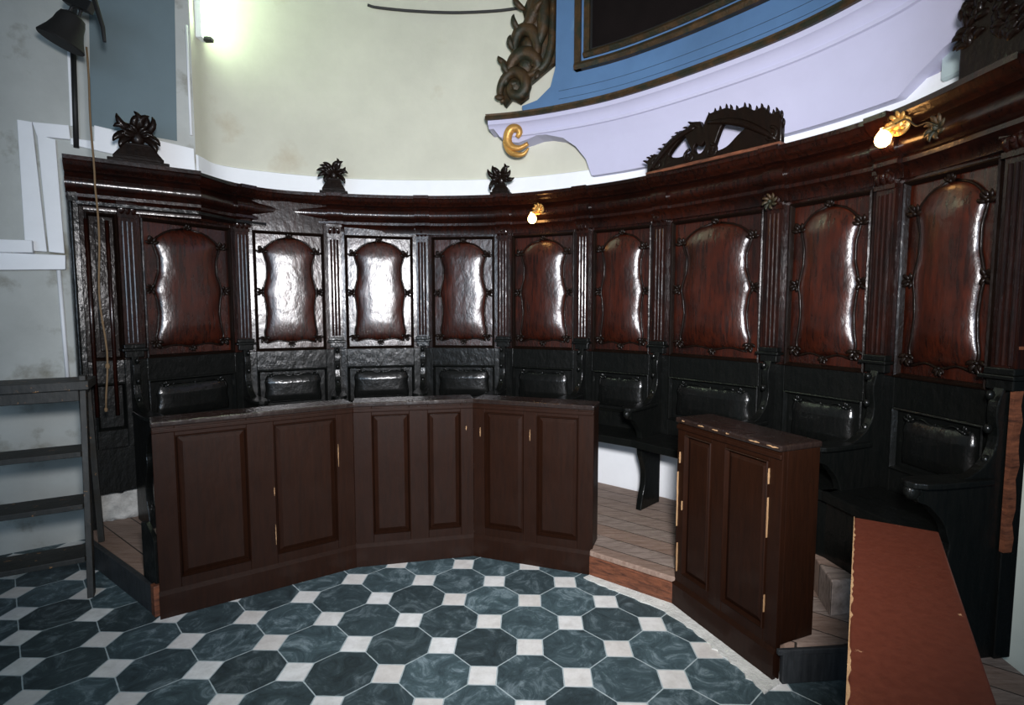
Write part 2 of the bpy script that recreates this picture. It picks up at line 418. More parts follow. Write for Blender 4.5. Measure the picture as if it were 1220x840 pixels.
def edge_board(p, q, th, z0, z1, name, mat, parent, over=.0, bevel=.004, label=None):
    d = (q-p); L = d.length; T = Matrix.Translation((p.x, p.y, 0)) @ Matrix.Rotation(math.atan2(d.y, d.x), 4, 'Z')
    return MB(T).box(-over, L+over, -th, 0, z0, z1).build(name, mat, parent, bevel=bevel, label=label)
edge_board(Vector((-2.70,3.40)), A+Vector((-.02,.04)), .03, 0.001, .15, 'riser', 'dust', plat)
edge_board(F_+Vector((.02,.0)), Vector((1.56,2.30)), .025, 0.001, .15, 'riser', 'dust', plat)
edge_board(F_+Vector((.0,-.005)), Vector((1.56,2.285)), .02, 0.13, .155, 'riser_moulding', 'dust', plat)
# scuffed step in the gap between the benches
stp = thing('step', 'scuffed red wooden step between the two runs of panelled benches', 'step')
mbs = MB(); q = [D_+Vector((-.02,-.02)), E_+Vector((.0,-.01)), E_+Vector((.08,.20)), D_+Vector((.08,.22))]
mbs.prism(q, .125, .158).build('tread', 'worn', stp, bevel=.006)
edge_board(D_+Vector((-.01,-.005)), E_+Vector((0,.005)), .02, 0.001, .125, 'riser', 'raw', stp, label='reddish scuffed riser')
# block step near the right bench
bl = MB().prism([(1.52,2.50),(1.80,2.56),(1.80,3.0),(1.64,3.0)], .151, .33).build('wooden_block', 'worn', bevel=.008)
tag(bl, 'pale worn timber block on the platform between right bench and stall seats', 'block')
# mortar strip at the foot of the right-hand bench
mb = MB()
pts = [Vector((.46,3.19)), Vector((.62,3.04)), Vector((.87,2.80)), Vector((.97,2.58)), Vector((1.04,2.40)), Vector((1.10,2.20))]
sm = smooth_open(pts, 8); vs = []; fs = []
for i, p in enumerate(sm):
    t = (sm[min(i+1, len(sm)-1)]-sm[max(i-1, 0)]).normalized(); nn = Vector((t.y, -t.x))
    if nn.y > 0: nn = -nn
    wv = .035+.03*abs(math.sin(i*1.7))*random.random()
    a = p+Vector((.06, .04)); b = p+Vector((-wv*.8, -wv*.5))
    vs += [(a.x, a.y, .0), (a.x, a.y, .012), (b.x, b.y, .006), (b.x, b.y, .0)]
for i in range(len(sm)-1):
    for k in range(4): fs.append((i*4+k, i*4+(k+1) % 4, i*4+4+(k+1) % 4, i*4+4+k))
fs += [(0,1,2,3), tuple(len(vs)-4+k for k in (3,2,1,0))]
struct(mb.add(vs, fs).build('trim_4', 'mortar'))
# ------------------------------------------------------------------ stalls
def rectframe(mb, x0, x1, z0, z1, wd, y0, y1):
    """mitred moulding frame around an opening"""
    prof = [(0, y0), (0, y1), (wd*.35, y1-.004), (wd*.6, y1+.004), (wd, y0)]
    c = [(x0, z0, 1, 1), (x1, z0, -1, 1), (x1, z1, -1, -1), (x0, z1, 1, -1)]; vs = []; m = len(prof)
    for x, z, sx, sz in c: vs += [(x+sx*a, y, z+sz*a) for a, y in prof]
    fs = []
    for i in range(4):
        for k in range(m): fs.append((i*m+k, i*m+(k+1) % m, ((i+1) % 4)*m+(k+1) % m, ((i+1) % 4)*m+k))
    mb.add(vs, fs)
OUT = [(0,.0,.84),(.06,.86),(.13,.90),(.22,.83),(.33,.78),(.44,.80),(.50,.92),(.56,.84),(.66,.77),(.76,.80),(.83,.88),(.86,.93),(.90,.78),(.94,.62),(.98,.36),(1.0,.12)]
OUT = [(0,.80),(.03,.86),(.08,.90),(.16,.84),(.28,.80),(.40,.84),(.47,.90),(.53,.86),(.62,.77),(.74,.76),(.82,.84),(.865,.88),(.91,.76),(.95,.60),(.985,.36),(1.0,.10)]
def hwid(t):
    for (a, b), (c, d) in zip(OUT, OUT[1:]):
        if t <= c: return b+(d-b)*(t-a)/(c-a)
    return OUT[-1][1]
def cushion(mb, w, z0, z1, H, y0, hw=hwid, p=2.2, ez=.16, bot_wave=0.0):
    nu, nv = 26, 34; h = z1-z0
    def f(i, j):
        s = -1+2*i/nu; t = j/nv; x = s*hw(t)*w
        e = (1-abs(s)**p)**.55 * min(1, (t/ez))**.5*min(1, ((1-t)/ez))**.5 if 0 < t < 1 else 0
        return Vector((x, y0-H*e, z0+h*t+bot_wave*math.cos(s*PI*2)*(1-t)*(t < .5)))
    mb.grid(f, nu, nv, lambda i, j: Vector((f(i, j).x, y0+.004, f(i, j).z)))
def leafcluster(mb, x, z, y, sc, a0, n=5, spread=1.9):
    for k in range(n):
        a = a0+spread*(k/(n-1)-.5) if n > 1 else a0
        mb.leaf((x, y, z), a, .055*sc*(1.0-.25*abs(k/(n-1)-.5)), .013*sc, curl=.9 if k < n/2 else -.9, th=.5)
    mb.ball((x, y-.008, z), .012*sc, 8)
PANELPX = None
def pilaster(T, st, z0=1.36, z1=2.24, name='pilaster'):
    mb = MB(T); mb.box(-.050, .050, -.035, .03, z0, z1)
    for k in (-1, 0, 1):
        mb.tube([(k*.026, -.036, z0+.03), (k*.026, -.036, z1-.04)], .009, 8)
    p = mb.build(name, 'wood', st, smooth='auto')
    # capital: moulded block with leaves
    mb = MB(T); mb.box(-.056, .056, -.05, .03, z1-.015, z1+.008); mb.box(-.062, .062, -.06, .03, z1+.065, z1+.085)
    mb.add([(-.048,-.04,z1),(.048,-.04,z1),(.048,.03,z1),(-.048,.03,z1),(-.058,-.055,z1+.07),(.058,-.055,z1+.07),(.058,.03,z1+.07),(-.058,.03,z1+.07)],
           [(0,3,2,1),(4,5,6,7),(0,1,5,4),(1,2,6,5),(2,3,7,6),(3,0,4,7)])
    for s_ in (-1, 0, 1): mb.leaf((s_*.034, -.045, z1+.005), PI/2, .06, .016, curl=.5*s_, th=.6)
    mb.ball((0, -.066, z1+.045), .014, 8)
    mb.build('capital', 'wood', p, smooth='auto')
    mb = MB(T)
    mb.box(-.075, .075, -.075, .03, z0-.025, z0-.008); mb.box(-.062, .062, -.058, .03, z0-.008, z0+.02)
    mb.box(-.055, .055, -.05, .03, z0-.07, z0-.025)
    mb.build('base_moulding', 'low', p, bevel=.004)
    return p
def partition(T, st, z_top=1.29):
    """cheek between two seats: shoulder, S-curve, elbow rest with knob, turned front leg"""
    # profile in (forward distance, z)
    pr = [(0,.151),(.0,z_top),(.05,z_top-.01),(.085,z_top-.05),(.09,z_top-.11),(.075,1.10),(.10,1.02),(.17,.96),(.27,.925),(.38,.91),(.47,.905),(.50,.88),(.495,.845),(.45,.83),(.405,.80),(.39,.74),(.42,.68),(.455,.62),(.45,.56),(.40,.50),(.36,.42),(.37,.33),(.41,.26),(.44,.20),(.44,.151)]
    sm = smooth_closed([Vector(p) for p in pr[2:-1]], 3)
    pts = [Vector(pr[0]), Vector(pr[1])]+sm[:-3]+[Vector(pr[-1])]
    pts = [Vector((p_.x*(.84 if p_.y > .80 else .84-.26*min(1, (.80-p_.y)/.15)), p_.y)) for p_ in pts]
    R = T @ Matrix(((0,0,1,0),(-1,0,0,0),(0,1,0,0),(0,0,0,1)))
    mb = MB(R); n = len(pts)
    mb.prism(pts, -.022, .022)
    o = mb.build('partition', 'low', st, bevel=.005)
    mb = MB(T)   # elbow rest
    prof = [(-.045, .10), (-.055, .25), (-.06, .40), (-.055, .48), (-.035, .525), (0, .54), (.035, .525), (.055, .48), (.06, .40), (.055, .25), (.045, .10)]
    mb.prism([(x, -y*.86) for x, y in prof], .905, .93)
    mb.ball((0, -.43, .885), (.03, .035, .035), 10)
    mb.build('armrest', 'low', o, bevel=.006)
    mb = MB(T)   # little turned knobs up the shoulder
    for z in (1.29, 1.15, 1.02):
        mb = MB(T); mb.ball((0, -.09, z-.02), (.016, .018, .022), 8); mb.build('knob', 'low', o, smooth=True)
LBL = ['narrow end bay of the stalls beside the ladder, with the hanging rope before it',
 'carved stall with half-lit oval panel, first wide bay right of the rope',
 'carved stall with bright reflection on its panel, under cornice left of the middle finial',
 'carved stall whose panel glares brightest, right of the middle finial',
 'carved stall with mottled reflection, left of the small spiky finial',
 'carved stall directly beneath the small lit bulb near the back',
 'carved stall above the open gap showing white wall under the seat',
 'wide dark red stall beneath the large openwork crest',
 'dark red stall below the large lit bulb, left of the rightmost stall',
 'nearest rightmost stall with tall dark red panel, behind the plank-topped bench']
def vframe(k):
    """orientation at a vertex (bisector)"""
    a = V[max(k-1, 0)]; b = V[min(k+1, len(V)-1)]; d0 = (V[k]-a).normalized() if k > 0 else None; d1 = (b-V[k]).normalized() if k < len(V)-1 else None
    d = (d0+d1).normalized() if d0 and d1 else (d0 or d1); return math.atan2(d.y, d.x)
for k in range(10):
    a, b = V[k], V[k+1]; d = b-a; w_ = d.length; ang = math.atan2(d.y, d.x); mid = (a+b)/2
    st = thing('choir_stall', LBL[k], 'choir stall', (mid.x, mid.y, .15), ang, 'carved stalls along the curved wall')
    Z = -.15; T = Matrix.Translation((0, 0, Z)); h = w_/2
    sw = .085 if k else .05
    pz0, pz1, lz0, lz1 = 1.275, 2.245, .80, 1.12
    # upper frame and lower frame in two tones
    mb = MB(T)
    ft = 2.32 if k < 2 else 2.5
    mb.box(-h, -h+sw, 0, .035, pz0, ft); mb.box(h-sw, h, 0, .035, pz0, ft); mb.box(-h+sw, h-sw, 0, .035, pz1, ft)
    mb.build('back_frame', 'wood' if k else 'carve', st, bevel=.003)
    mb = MB(T)
    mb.box(-h, -h+sw, 0, .035, .67, pz0); mb.box(h-sw, h, 0, .035, .67, pz0)
    mb.box(-h+sw, h-sw, 0, .035, lz1, pz0); mb.box(-h+sw, h-sw, 0, .035, .67, lz0)
    mb.build('lower_frame', 'low', st, bevel=.003)
    pw = h-sw
    mb = MB(T); rectframe(mb, -pw, pw, pz0, pz1, .022, .012, -.012)
    mb.build('panel_moulding', 'carve', st)
    mb = MB(T); mb.box(-pw, pw, .022, .034, pz0, pz1)
    if k:
        iw = pw-.03; zz0, zz1 = pz0+.075, pz1-.045
        up = mb.build('upper_panel', 'panel', st)
        mb = MB(T); cushion(mb, iw*.94, zz0, zz1, .034 if k in (2, 3, 4) else .048, .020, p=3.0 if k in (2, 3, 4) else 2.0); mb.build('raised_field', 'panel', up, smooth=True)
        mb = MB(T); hh = zz1-zz0
        for s_ in (-1, 1):
            pts = [(s_*iw*.94*hwid(t)*1.01, .016, zz0+hh*t) for t in [i/44 for i in range(45)]]
            mb.tube(pts, .0075, 6)
        mb.tube([(iw*.8*(1-i/6), .016, zz0-.010*math.cos(i/12*2*PI*2)) for i in range(13)], .0075, 6)
        for s_ in (-1, 1):
            leafcluster(mb, s_*iw*.86, zz0+hh*.86, .012, 1.0, PI/2 if s_ > 0 else PI/2, 5, 3.6)
            leafcluster(mb, s_*iw*.92, zz0+hh*.48, .012, .9, 0 if s_ > 0 else PI, 5, 4.6)
            leafcluster(mb, s_*iw*.86, zz0+hh*.04, .012, 1.0, -PI/2, 5, 3.6)
        leafcluster(mb, 0, zz1, .012, .8, PI/2, 5, 2.6)
        leafcluster(mb, 0, zz0-.008, .012, .8, -PI/2, 5, 2.6)
        mb.build('carved_border', 'carve', up, smooth=True)
    else:
        iw = pw-.02
        mb.box(-iw*.6, iw*.6, .012, .03, pz0+.06, pz1-.06)
        up = mb.build('upper_panel', 'carve', st, bevel=.005)
    mb = MB(T); mb.box(-pw, pw, .022, .034, lz0, lz1); rectframe(mb, -pw, pw, lz0, lz1, .02, .012, -.008)
    lp = mb.build('lower_panel', 'low', st)
    if k:
        mb = MB(T)
        def hw2(t): return .93-.10*max(0, (t-.75)/.25)+.02*math.sin(t*9)
        cushion(mb, pw-.035, lz0+.04, lz1-.045, .034, .020, hw2, 3.0, .28)
        mb.build('raised_field', 'lowpanel', lp, smooth=True)
        mb = MB(T)
        for s_ in (-1, 1):
            mb.tube([(s_*(pw-.035)*(.55-.55*i/10)+0, .012, lz1-.045+.010*math.sin(i/10*PI*2)) for i in range(11)], .006, 6)
            leafcluster(mb, s_*(pw-.035)*.72, lz1-.055, .012, .7, PI/2, 4, 3.0)
        mb.build('carved_border', 'low', lp, smooth=True)
    # seat and its edge
    if k:
        sh = h-.03
        mb = MB(T); mb.box(-sh, sh, -.36, -.005, .655, .685); mb.box(-sh, sh, -.365, -.345, .635, .69)
        mb.build('seat', 'low', st, bevel=.006)
    if k in (8, 9):
        MB(T).box(-h+.03, h-.03, -.33, -.31, .151, .655).build('under_seat_panel', 'low', st)
    # pilaster at the left vertex (bisecting orientation) and the last one at the right
    for kk, sx in ((k, -h),)+(((k+1, h),) if k == 9 else ()):
        if kk == 0: continue
        r = vframe(kk)-ang
        Tp = T @ Matrix.Translation((sx, 0, 0)) @ Matrix.Rotation(r, 4, 'Z')
        pilaster(Tp, st)
        partition(Tp, st)
    if k == 0:
        Tp = T @ Matrix.Translation((-h, 0, 0))
        mb = MB(Tp); mb.box(-.035, .02, -.04, .05, .151, 2.36); mb.tube([(-.02, -.045, .2), (-.02, -.045, 2.3)], .012, 8)
        mb.build('end_post', 'low', st, bevel=.004)
        MB(T).box(-h+.02, h-.02, 0, .03, .37, .68).build('base_board', 'low', st)
        mb = MB(T)
        for x in (-.08, .03): mb.tube([(x, -.006, .9), (x, -.006, 2.2)], .012, 8)
        mb.build('reeding', 'wood', st, smooth=True)
    if k == 9:
        # solid end cheek and splintered bare edge
        MB(T).box(h-.01, h+.034, -.02, .06, .151, 2.45).build('end_board', 'low', st, bevel=.004)
        pts = []
        for i in range(15):
            z = .62+.85*i/14; pts.append((h+.030, z))
        pts2 = [(h+.048+.006*math.sin(i*2.3), .62+.85*i/14) for i in range(14, -1, -1)]
        poly = pts+pts2; R = T @ Matrix(((1,0,0,0),(0,0,-1,0),(0,1,0,0),(0,0,0,1)))
        MB(R).prism(poly, -.01, .03).build('splintered_edge', 'raw', st, label='splintered bare reddish edge')

# ------------------------------------------------------------------ cornice
cor = thing('stall_cornice', 'long moulded dark wooden cornice curving along the top of all stalls', 'cornice')
PROF = [(0,2.57),(0,2.545),(-.012,2.535),(-.016,2.520),(-.035,2.505),(-.05,2.495),(-.056,2.487),(-.098,2.480),(-.082,2.462),(-.062,2.445),(-.055,2.42),(-.060,2.395),(-.078,2.378),(-.10,2.368),(-.083,2.352),(-.083,2.332),(-.105,2.320),(-.125,2.29),(-.128,2.262),(-.17,2.262),(-.21,2.28),(-.21,2.57)]
mb = MB(); LIP.sweep(PROF, .02, LIP.len, 110, mb); mb.build('curved_moulding', 'wood', cor, smooth='auto')
L0, L1 = Vector((-2.76,3.43)), Vector((-2.15,3.86))
EL = Plan([L0, L1], straight=True)
P2 = [(o*1.0, z) for o, z in PROF[:-3]]+[(-.17,2.262),(-.19,2.262),(-.19,2.57)]
mb = MB(); EL.sweep(P2, 0, EL.len, 4, mb); mb.build('end_moulding', 'wood', cor, smooth='auto')
mb = MB(); mb.prism([(-2.74,3.49),(-2.19,3.88),(-2.1,4.22),(-1.95,4.40),(-2.17,4.46),(-2.33,4.34),(-2.37,4.16),(-2.79,3.68)], 2.28, 2.30)
mb.build('soffit', 'low', cor)
mb = MB(); mb.prism([(-2.74,3.46),(-2.17,3.87),(-2.1,4.24),(-1.95,4.44),(-2.26,4.46),(-2.33,4.34),(-2.37,4.16),(-2.82,3.66)], 2.545, 2.566)
mb.build('top_board', 'low', cor)
for kx in (291, 401, 504, 600, 695, 787, 922, 1053):
    d, _ = LIP.hit(kx, 300, -.08); mb = MB()
    LIP.sweep([(o+.028, z) for o, z in PROF[:-3]]+[(-.10,2.262),(-.10,2.569)], d-.062, d+.062, 3, mb)
    mb.build('cornice_block', 'wood', cor, smooth='auto')

# ------------------------------------------------------------------ finials and crests on the cornice
def finial(loc, rz, sc, label, kind=0, wbase=.12, bh=.05):
    t = thing('carved_finial', label, 'finial', loc, rz)
    mb = MB()
    mb.box(-wbase, wbase, -.045, .045, 0, .022); mb.box(-wbase*.82, wbase*.82, -.038, .038, .022, .045)
    w1, w2, zt = wbase*.80, wbase*.46, .045+bh
    mb.add([(-w1,-.034,.045),(w1,-.034,.045),(w1,.034,.045),(-w1,.034,.045),(-w2,-.026,zt),(w2,-.026,zt),(w2,.026,zt),(-w2,.026,zt)],
           [(0,3,2,1),(4,5,6,7),(0,1,5,4),(1,2,6,5),(2,3,7,6),(3,0,4,7)])
    mb.box(-w2*1.15, w2*1.15, -.03, .03, zt-.005, zt+.01)
    mb.build('plinth', 'carve', t, bevel=.004)
    mb = MB(); z0 = zt; rnd = random.Random(int(abs(loc[0])*100)+3)
    mb.ball((0, 0, z0+.05*sc), (.040*sc, .028*sc, .055*sc), 12)
    n = 11 if kind == 0 else 8
    for i in range(n):
        a = -.35+(PI+.7)*i/(n-1); L = sc*(.105+.03*rnd.random()); c = rnd.choice((-1, 1))*(.6+.7*rnd.random())
        mb.leaf((.018*sc*math.cos(a), -.004, z0+.055*sc+.018*sc*math.sin(a)), a, L, .022*sc, curl=c, th=.5)
        mb.leaf((.01*math.cos(a), -.018, z0+.055*sc), a+.14, L*.62, .013*sc, curl=-c, th=.6)
        mb.leaf((.01*math.cos(a), .018, z0+.055*sc), a+.1, L*.7, .013*sc, curl=c, th=.6)
    mb.build('leaf_carving', 'carve', t, smooth=True)
    return t
def lip_rot(d): t = LIP.tan(d); return math.atan2(t.y, t.x)
elr = math.atan2((L1-L0).y, (L1-L0).x)
q = L0.lerp(L1, .52); finial((q.x-.05*math.cos(elr+PI/2)*-1, q.y+.05, 2.571), elr, 1.15, 'broad black leafy finial on the left end of the cornice', 0, .17, .075)
for x, lab, sc, kd, wb_, bh_ in ((398, 'black leafy finial on the cornice left of centre', .92, 0, .11, .07), (597, 'small spiky black finial on the cornice below the blue altar ledge', .95, 1, .085, .035)):
    d, _ = LIP.hit(x, 228, -.05); p = LIP.at(d, -.045, 2.571); finial(p, lip_rot(d), sc, lab, kd, wb_, bh_)

# big openwork crest : coordinates traced along its own face, metres
pa, pb = LIP.at(LIP.hit(774, 206, -.03)[0], -.03, 0), LIP.at(LIP.hit(931, 172, -.03)[0], -.03, 0)
W_ = (pb-pa).length
crest = thing('openwork_crest', 'large black openwork crest of scrolling leaves above the wide dark stall', 'crest', (pa.x, pa.y, 2.571), math.atan2(pb.y-pa.y, pb.x-pa.x))
def cr(x, h): return (x*W_, h*.30)
outer_ = [cr(*p) for p in [(0,0),(0,.34),(.05,.44),(.10,.40),(.16,.62),(.22,.60),(.27,.80),(.33,.78),(.37,.92),(.43,.88),(.455,.70),(.50,.98),(.56,1.0),(.63,1.0),(.69,.90),(.76,.92),(.82,.78),(.88,.80),(.93,.62),(.98,.64),(1.0,.40),(1.0,0)]]
hl = [cr(*p) for p in [(.175,.34),(.25,.60),(.315,.70),(.35,.52),(.375,.30),(.27,.22)]]
hr = [cr(*p) for p in [(.545,.18),(.555,.42),(.61,.74),(.70,.66),(.815,.60),(.72,.38),(.64,.20)]]
hc = [cr(*p) for p in [(.40,.24),(.385,.38),(.41,.48),(.44,.40),(.475,.48),(.49,.34),(.45,.20)]]
hol = [[v for v in smooth_closed([Vector(p) for p in h_], 4)] for h_ in (hl, hr, hc)]
board([outer_]+hol, .014, .008, 'pierced_board', 'carve', crest)
mb = MB(); rnd = random.Random(5)
for i in range(30):
    f = i/29; k = f*(len(outer_)-3)+1; j = int(k); a_, b_ = outer_[j], outer_[min(j+1, len(outer_)-1)]; fr = k-j
    x, z = a_[0]+(b_[0]-a_[0])*fr, a_[1]+(b_[1]-a_[1])*fr
    dirn = PI/2+(.75-1.1*f if f < .46 else -.45-.3*(f-.46))*1.0
    dirn = (2.1 if f < .46 else .95)+rnd.uniform(-.15, .15)
    mb.leaf((x, 0, z-.025), dirn, .062, .010, curl=(.8 if f < .46 else .9), th=.8)
for s0, s1, bend in (((.02,.10), (.40,.80), .28), ((.98,.12), (.50,.82), .25)):
    pts = []
    for i in range(15):
        t = i/14; x = s0[0]+(s1[0]-s0[0])*t; h_ = s0[1]+(s1[1]-s0[1])*t+bend*math.sin(t*PI)*.6; px_, pz_ = cr(x, h_); pts.append((px_, -.02, pz_))
    mb.tube(pts, [.012+.012*math.sin(i/14*PI) for i in range(15)], 8)
for cx_, cz_, sg in ((.36,.20,1), (.53,.20,-1), (.08,.22,1), (.94,.24,-1)):
    pts = []
    for i in range(20):
        t = i/19; r = .045*(1-t*.8); a_ = PI/2+sg*t*PI*2.6; px_, pz_ = cr(cx_, cz_); pts.append((px_+r*math.cos(a_), -.022, pz_+r*math.sin(a_)))
    mb.tube(pts, [.011*(1-.5*i/19) for i in range(20)], 8)
mb.build('leaf_scrolls', 'carve', crest, smooth=True)
mb = MB(); mb.box(-.01, W_+.01, -.035, .035, 0, .02); mb.build('base_strip', 'raw', crest, bevel=.004)

# tall crest at the right end, rising out of frame
pa, pb = LIP.at(LIP.hit(1150, 95, -.03)[0], -.03, 0), LIP.at(LIP.len, -.03, 0)
d0 = LIP.hit(1150, 95, -.03)[0]; tdir = LIP.tan(d0+.15); pa = LIP.at(d0, -.03, 0)
crest2 = thing('leafy_end_crest', 'tall dark carved leafy crest at the far right end of the cornice', 'crest', (pa.x, pa.y, 2.571), math.atan2(tdir.y, tdir.x))
H2 = .46; W2 = .34
ol = [(0,0),(.0,.12),(-.012,.17),(.01,.20),(-.005,.26),(.02,.30),(.005,.36),(.03,.42),(.08,H2),(.12,.44),(.15,.40),(.145,.34),(.17,.30),(.165,.25),(.20,.22),(.22,.17),(.27,.15),(.30,.10),(W2,.06),(W2,0)]
board([ol], .016, .010, 'carved_board', 'carve', crest2)
mb = MB(); rnd = random.Random(11)
for i in range(90):
    j = rnd.uniform(1, len(ol)-2); a_, b_ = ol[int(j)], ol[int(j)+1]; f = j-int(j)
    x, z = a_[0]+(b_[0]-a_[0])*f, a_[1]+(b_[1]-a_[1])*f; x = x+(.10-x)*rnd.uniform(.05, .6); z *= rnd.uniform(.6, .97)
    mb.leaf((x, -.012, z), rnd.uniform(.6, 2.6), .07, .017, curl=rnd.choice((-1.2, 1.2)), th=.7)
mb.build('leaf_carving', 'carve', crest2, smooth=True)

# ------------------------------------------------------------------ bench fronts
def bench(p, q, label, panels, top_w=.17, end0=False, end1=False, chips=(), ledge_chips=(), group='panelled bench fronts on the tiled floor', z1=1.045, topmat='ledge'):
    d = q-p; L = d.length; ang = math.atan2(d.y, d.x)
    t = thing('bench_front', label, 'bench front', (p.x, p.y, 0), ang, group)
    ztop = z1-.028; pz0, pz1 = .20, z1-.085
    mb = MB(); y0, y1 = 0, .028
    xs = sorted(panels); prev = 0
    for a_, b_ in xs:
        mb.box(prev, a_, y0, y1, .002, ztop); mb.box(a_, b_, y0, y1, .002, pz0); mb.box(a_, b_, y0, y1, pz1, ztop); prev = b_
    mb.box(prev, L, y0, y1, .002, ztop)
    mb.build('frame', 'desk', t, bevel=.0025)
    for a_, b_ in xs:
        mb = MB(); bx = .035
        T = Matrix.Translation(((a_+b_)/2, 0, 0)); hw_ = (b_-a_)/2
        mb.T = T; mb.box(-hw_, hw_, .016, .026, pz0, pz1)
        i0, i1 = hw_, hw_-bx
        mb.add([(-i0+.012,.016,pz0+.012),(i0-.012,.016,pz0+.012),(i0-.012,.016,pz1-.012),(-i0+.012,.016,pz1-.012),(-i1,.004,pz0+bx),(i1,.004,pz0+bx),(i1,.004,pz1-bx),(-i1,.004,pz1-bx)],
               [(0,1,5,4),(1,2,6,5),(2,3,7,6),(3,0,4,7),(4,5,6,7)])
        pn = mb.build('panel', 'desk', t)
        mb = MB(T); rectframe(mb, -hw_, hw_, pz0, pz1, .012, .012, -.007); mb.build('panel_moulding', 'desk', pn)
    mb = MB(); mb.box(-.004, L+.004, -.018, top_w, ztop, z1); mb.build('top_ledge', topmat, t, bevel=.008)
    mb = MB(); mb.box(0, L, -.012, 0.002, ztop-.035, ztop-.012); mb.build('top_moulding', 'desk', t, bevel=.005)
    mb = MB(); mb.box(-.003, L+.003, -.016, .0, .002, .125)
    mb.add([(-.003,-.016,.125),(L+.003,-.016,.125),(L+.003,0,.145),(-.003,0,.145),(-.003,0,.125),(L+.003,0,.125)], [(0,1,2,3),(0,3,4),(1,5,2),(0,4,5,1),(3,2,5,4)])
    mb.build('plinth', 'desk', t)
    if end0: MB().box(0, .024, .028, top_w-.01, .002, ztop).build('end_board', 'desk', t, bevel=.002)
    if end1: MB().box(L-.024, L, .028, top_w-.01, .16, ztop).build('end_board', 'desk', t, bevel=.002)
    for (x, z0_, z1_, wd) in chips:
        n = 11; rn = random.Random(int(x*1000)); pts = []
        for i in range(n): pts.append((x-wd*.75*rn.random()*math.sin(PI*(i+.15)/(n-.7)), z0_+(z1_-z0_)*i/(n-1)))
        for i in range(n-1, -1, -1): pts.append((x+.0008+wd*.5*rn.random()*math.sin(PI*(i+.15)/(n-.7)), z0_+(z1_-z0_)*i/(n-1)))
        R = Matrix(((1,0,0,0),(0,0,-1,0),(0,1,0,0),(0,0,0,1)))
        MB(R).prism(pts, .0005, .009).build('paint_chip', 'chip', t, label='bare wood where paint has chipped')
    for x0, x1 in ledge_chips:
        rn = random.Random(int(x0*1000)); n = 6
        pts = [(x0+(x1-x0)*i/n, 1.033-.004*rn.random()*math.sin(PI*(i+.1)/(n+.2))) for i in range(n+1)]+[(x0+(x1-x0)*i/n, 1.034+.006*rn.random()*math.sin(PI*(i+.1)/(n+.2))) for i in range(n, -1, -1)]
        R = Matrix(((1,0,0,0),(0,0,-1,0),(0,1,0,0),(0,0,0,1)))
        MB(R).prism(pts, .0175, .0195).build('paint_chip', 'chip', t, label='bare wood where paint has chipped')
    return t
bench(A, B_, 'longest brown bench front, at left, with two wide raised panels', [(.10,.44),(.58,.93)], end0=True, chips=((.572,.26,.38,.004),(.572,.55,.60,.006),(.94,.66,.80,.004)))
bench(B_, C_, 'brown bench front second from left, with two narrow tall panels', [(.11,.34),(.455,.665)], chips=((.70,.84,.87,.008),))
bench(C_, D_, 'brown bench front left of the open step', [(.08,.34),(.43,.69)], end1=True, chips=((.05,.80,.86,.005),(.385,.80,.87,.004)))
bench(E_, F_, 'brown bench front right of the step, chipped along its top and edges', [(.06,.255),(.345,.60)], end0=True, end1=True, top_w=.23, ledge_chips=((.05,.07),(.17,.215),(.27,.31),(.36,.38),(.50,.56),(.60,.66)),
      chips=((.025,.80,.86,.005),(.012,.45,.75,.005),(.02,.2,.36,.005),(.604,.86,.93,.003),(.604,.62,.80,.002),(.604,.28,.36,.002),(.05,.55,.6,.004)))
# chips along the right bench top edge are small slivers on its ledge; near bench with broad top
NB = thing('plank_topped_bench', 'near bench at right with broad brown top plank coloured as flash-lit, speckled with chips', 'bench')
def nb(px, py, z=.90): return at_z(px, py, z)
c1, c2 = nb(1018, 616), nb(1116, 626); dirv = Vector((math.sin(math.radians(32.7)), math.cos(math.radians(32.7)), 0))
per = Vector((dirv.y, -dirv.x, 0)); wdt = (c2-c1).dot(per)
Tn = Matrix.Translation((c1.x, c1.y, 0)) @ Matrix.Rotation(math.atan2(dirv.y, dirv.x)+PI, 4, 'Z')
# local x runs toward the camera, y toward the stalls side
LN = 1.35
MB(Tn).box(0, LN, 0, wdt, .872, .90).build('top_plank', 'desktop', NB, bevel=.005)
MB(Tn).box(.03, LN, .03, .055, .002, .872).build('side_board', 'low', NB, bevel=.003)
MB(Tn).box(.03, .055, .055, wdt-.03, .002, .872).build('end_board', 'low', NB, bevel=.003)
MB(Tn).box(.03, LN, wdt-.055, wdt-.03, .002, .872).build('side_board', 'low', NB, bevel=.003)
rn = random.Random(3); pts = [(0, -.0015)]+[(.018*k_, .0005+.006*max(0, rn.random()-.55)*2) for k_ in range(73)]+[(1.296, -.0015)]
mb = MB(Tn); mb.prism(pts, .876, .9012)
mb.build('chipped_edge', 'chip', NB, label='bare wood along the chipped edge')

# short upright board at the platform's left corner
p = A+Vector((-.03, .04)); q = Vector((-2.10, 2.97))
d = q-p; T = Matrix.Translation((p.x, p.y, 0)) @ Matrix.Rotation(math.atan2(d.y, d.x), 4, 'Z')
sb = thing('corner_board', 'short dark upright board at the corner of the platform left of the benches', 'board')
R = T @ Matrix(((1,0,0,0),(0,0,-1,0),(0,1,0,0),(0,0,0,1)))
MB(R).prism([(0,.152),(.19,.152),(.19,.46),(.12,.475),(.02,.42),(0,.40)], -.012, .012).build('panel', 'low', sb, bevel=.003)
MB(T).box(-.02, .03, -.03, .03, .002, .17).build('corner_post', 'raw', sb, bevel=.004)

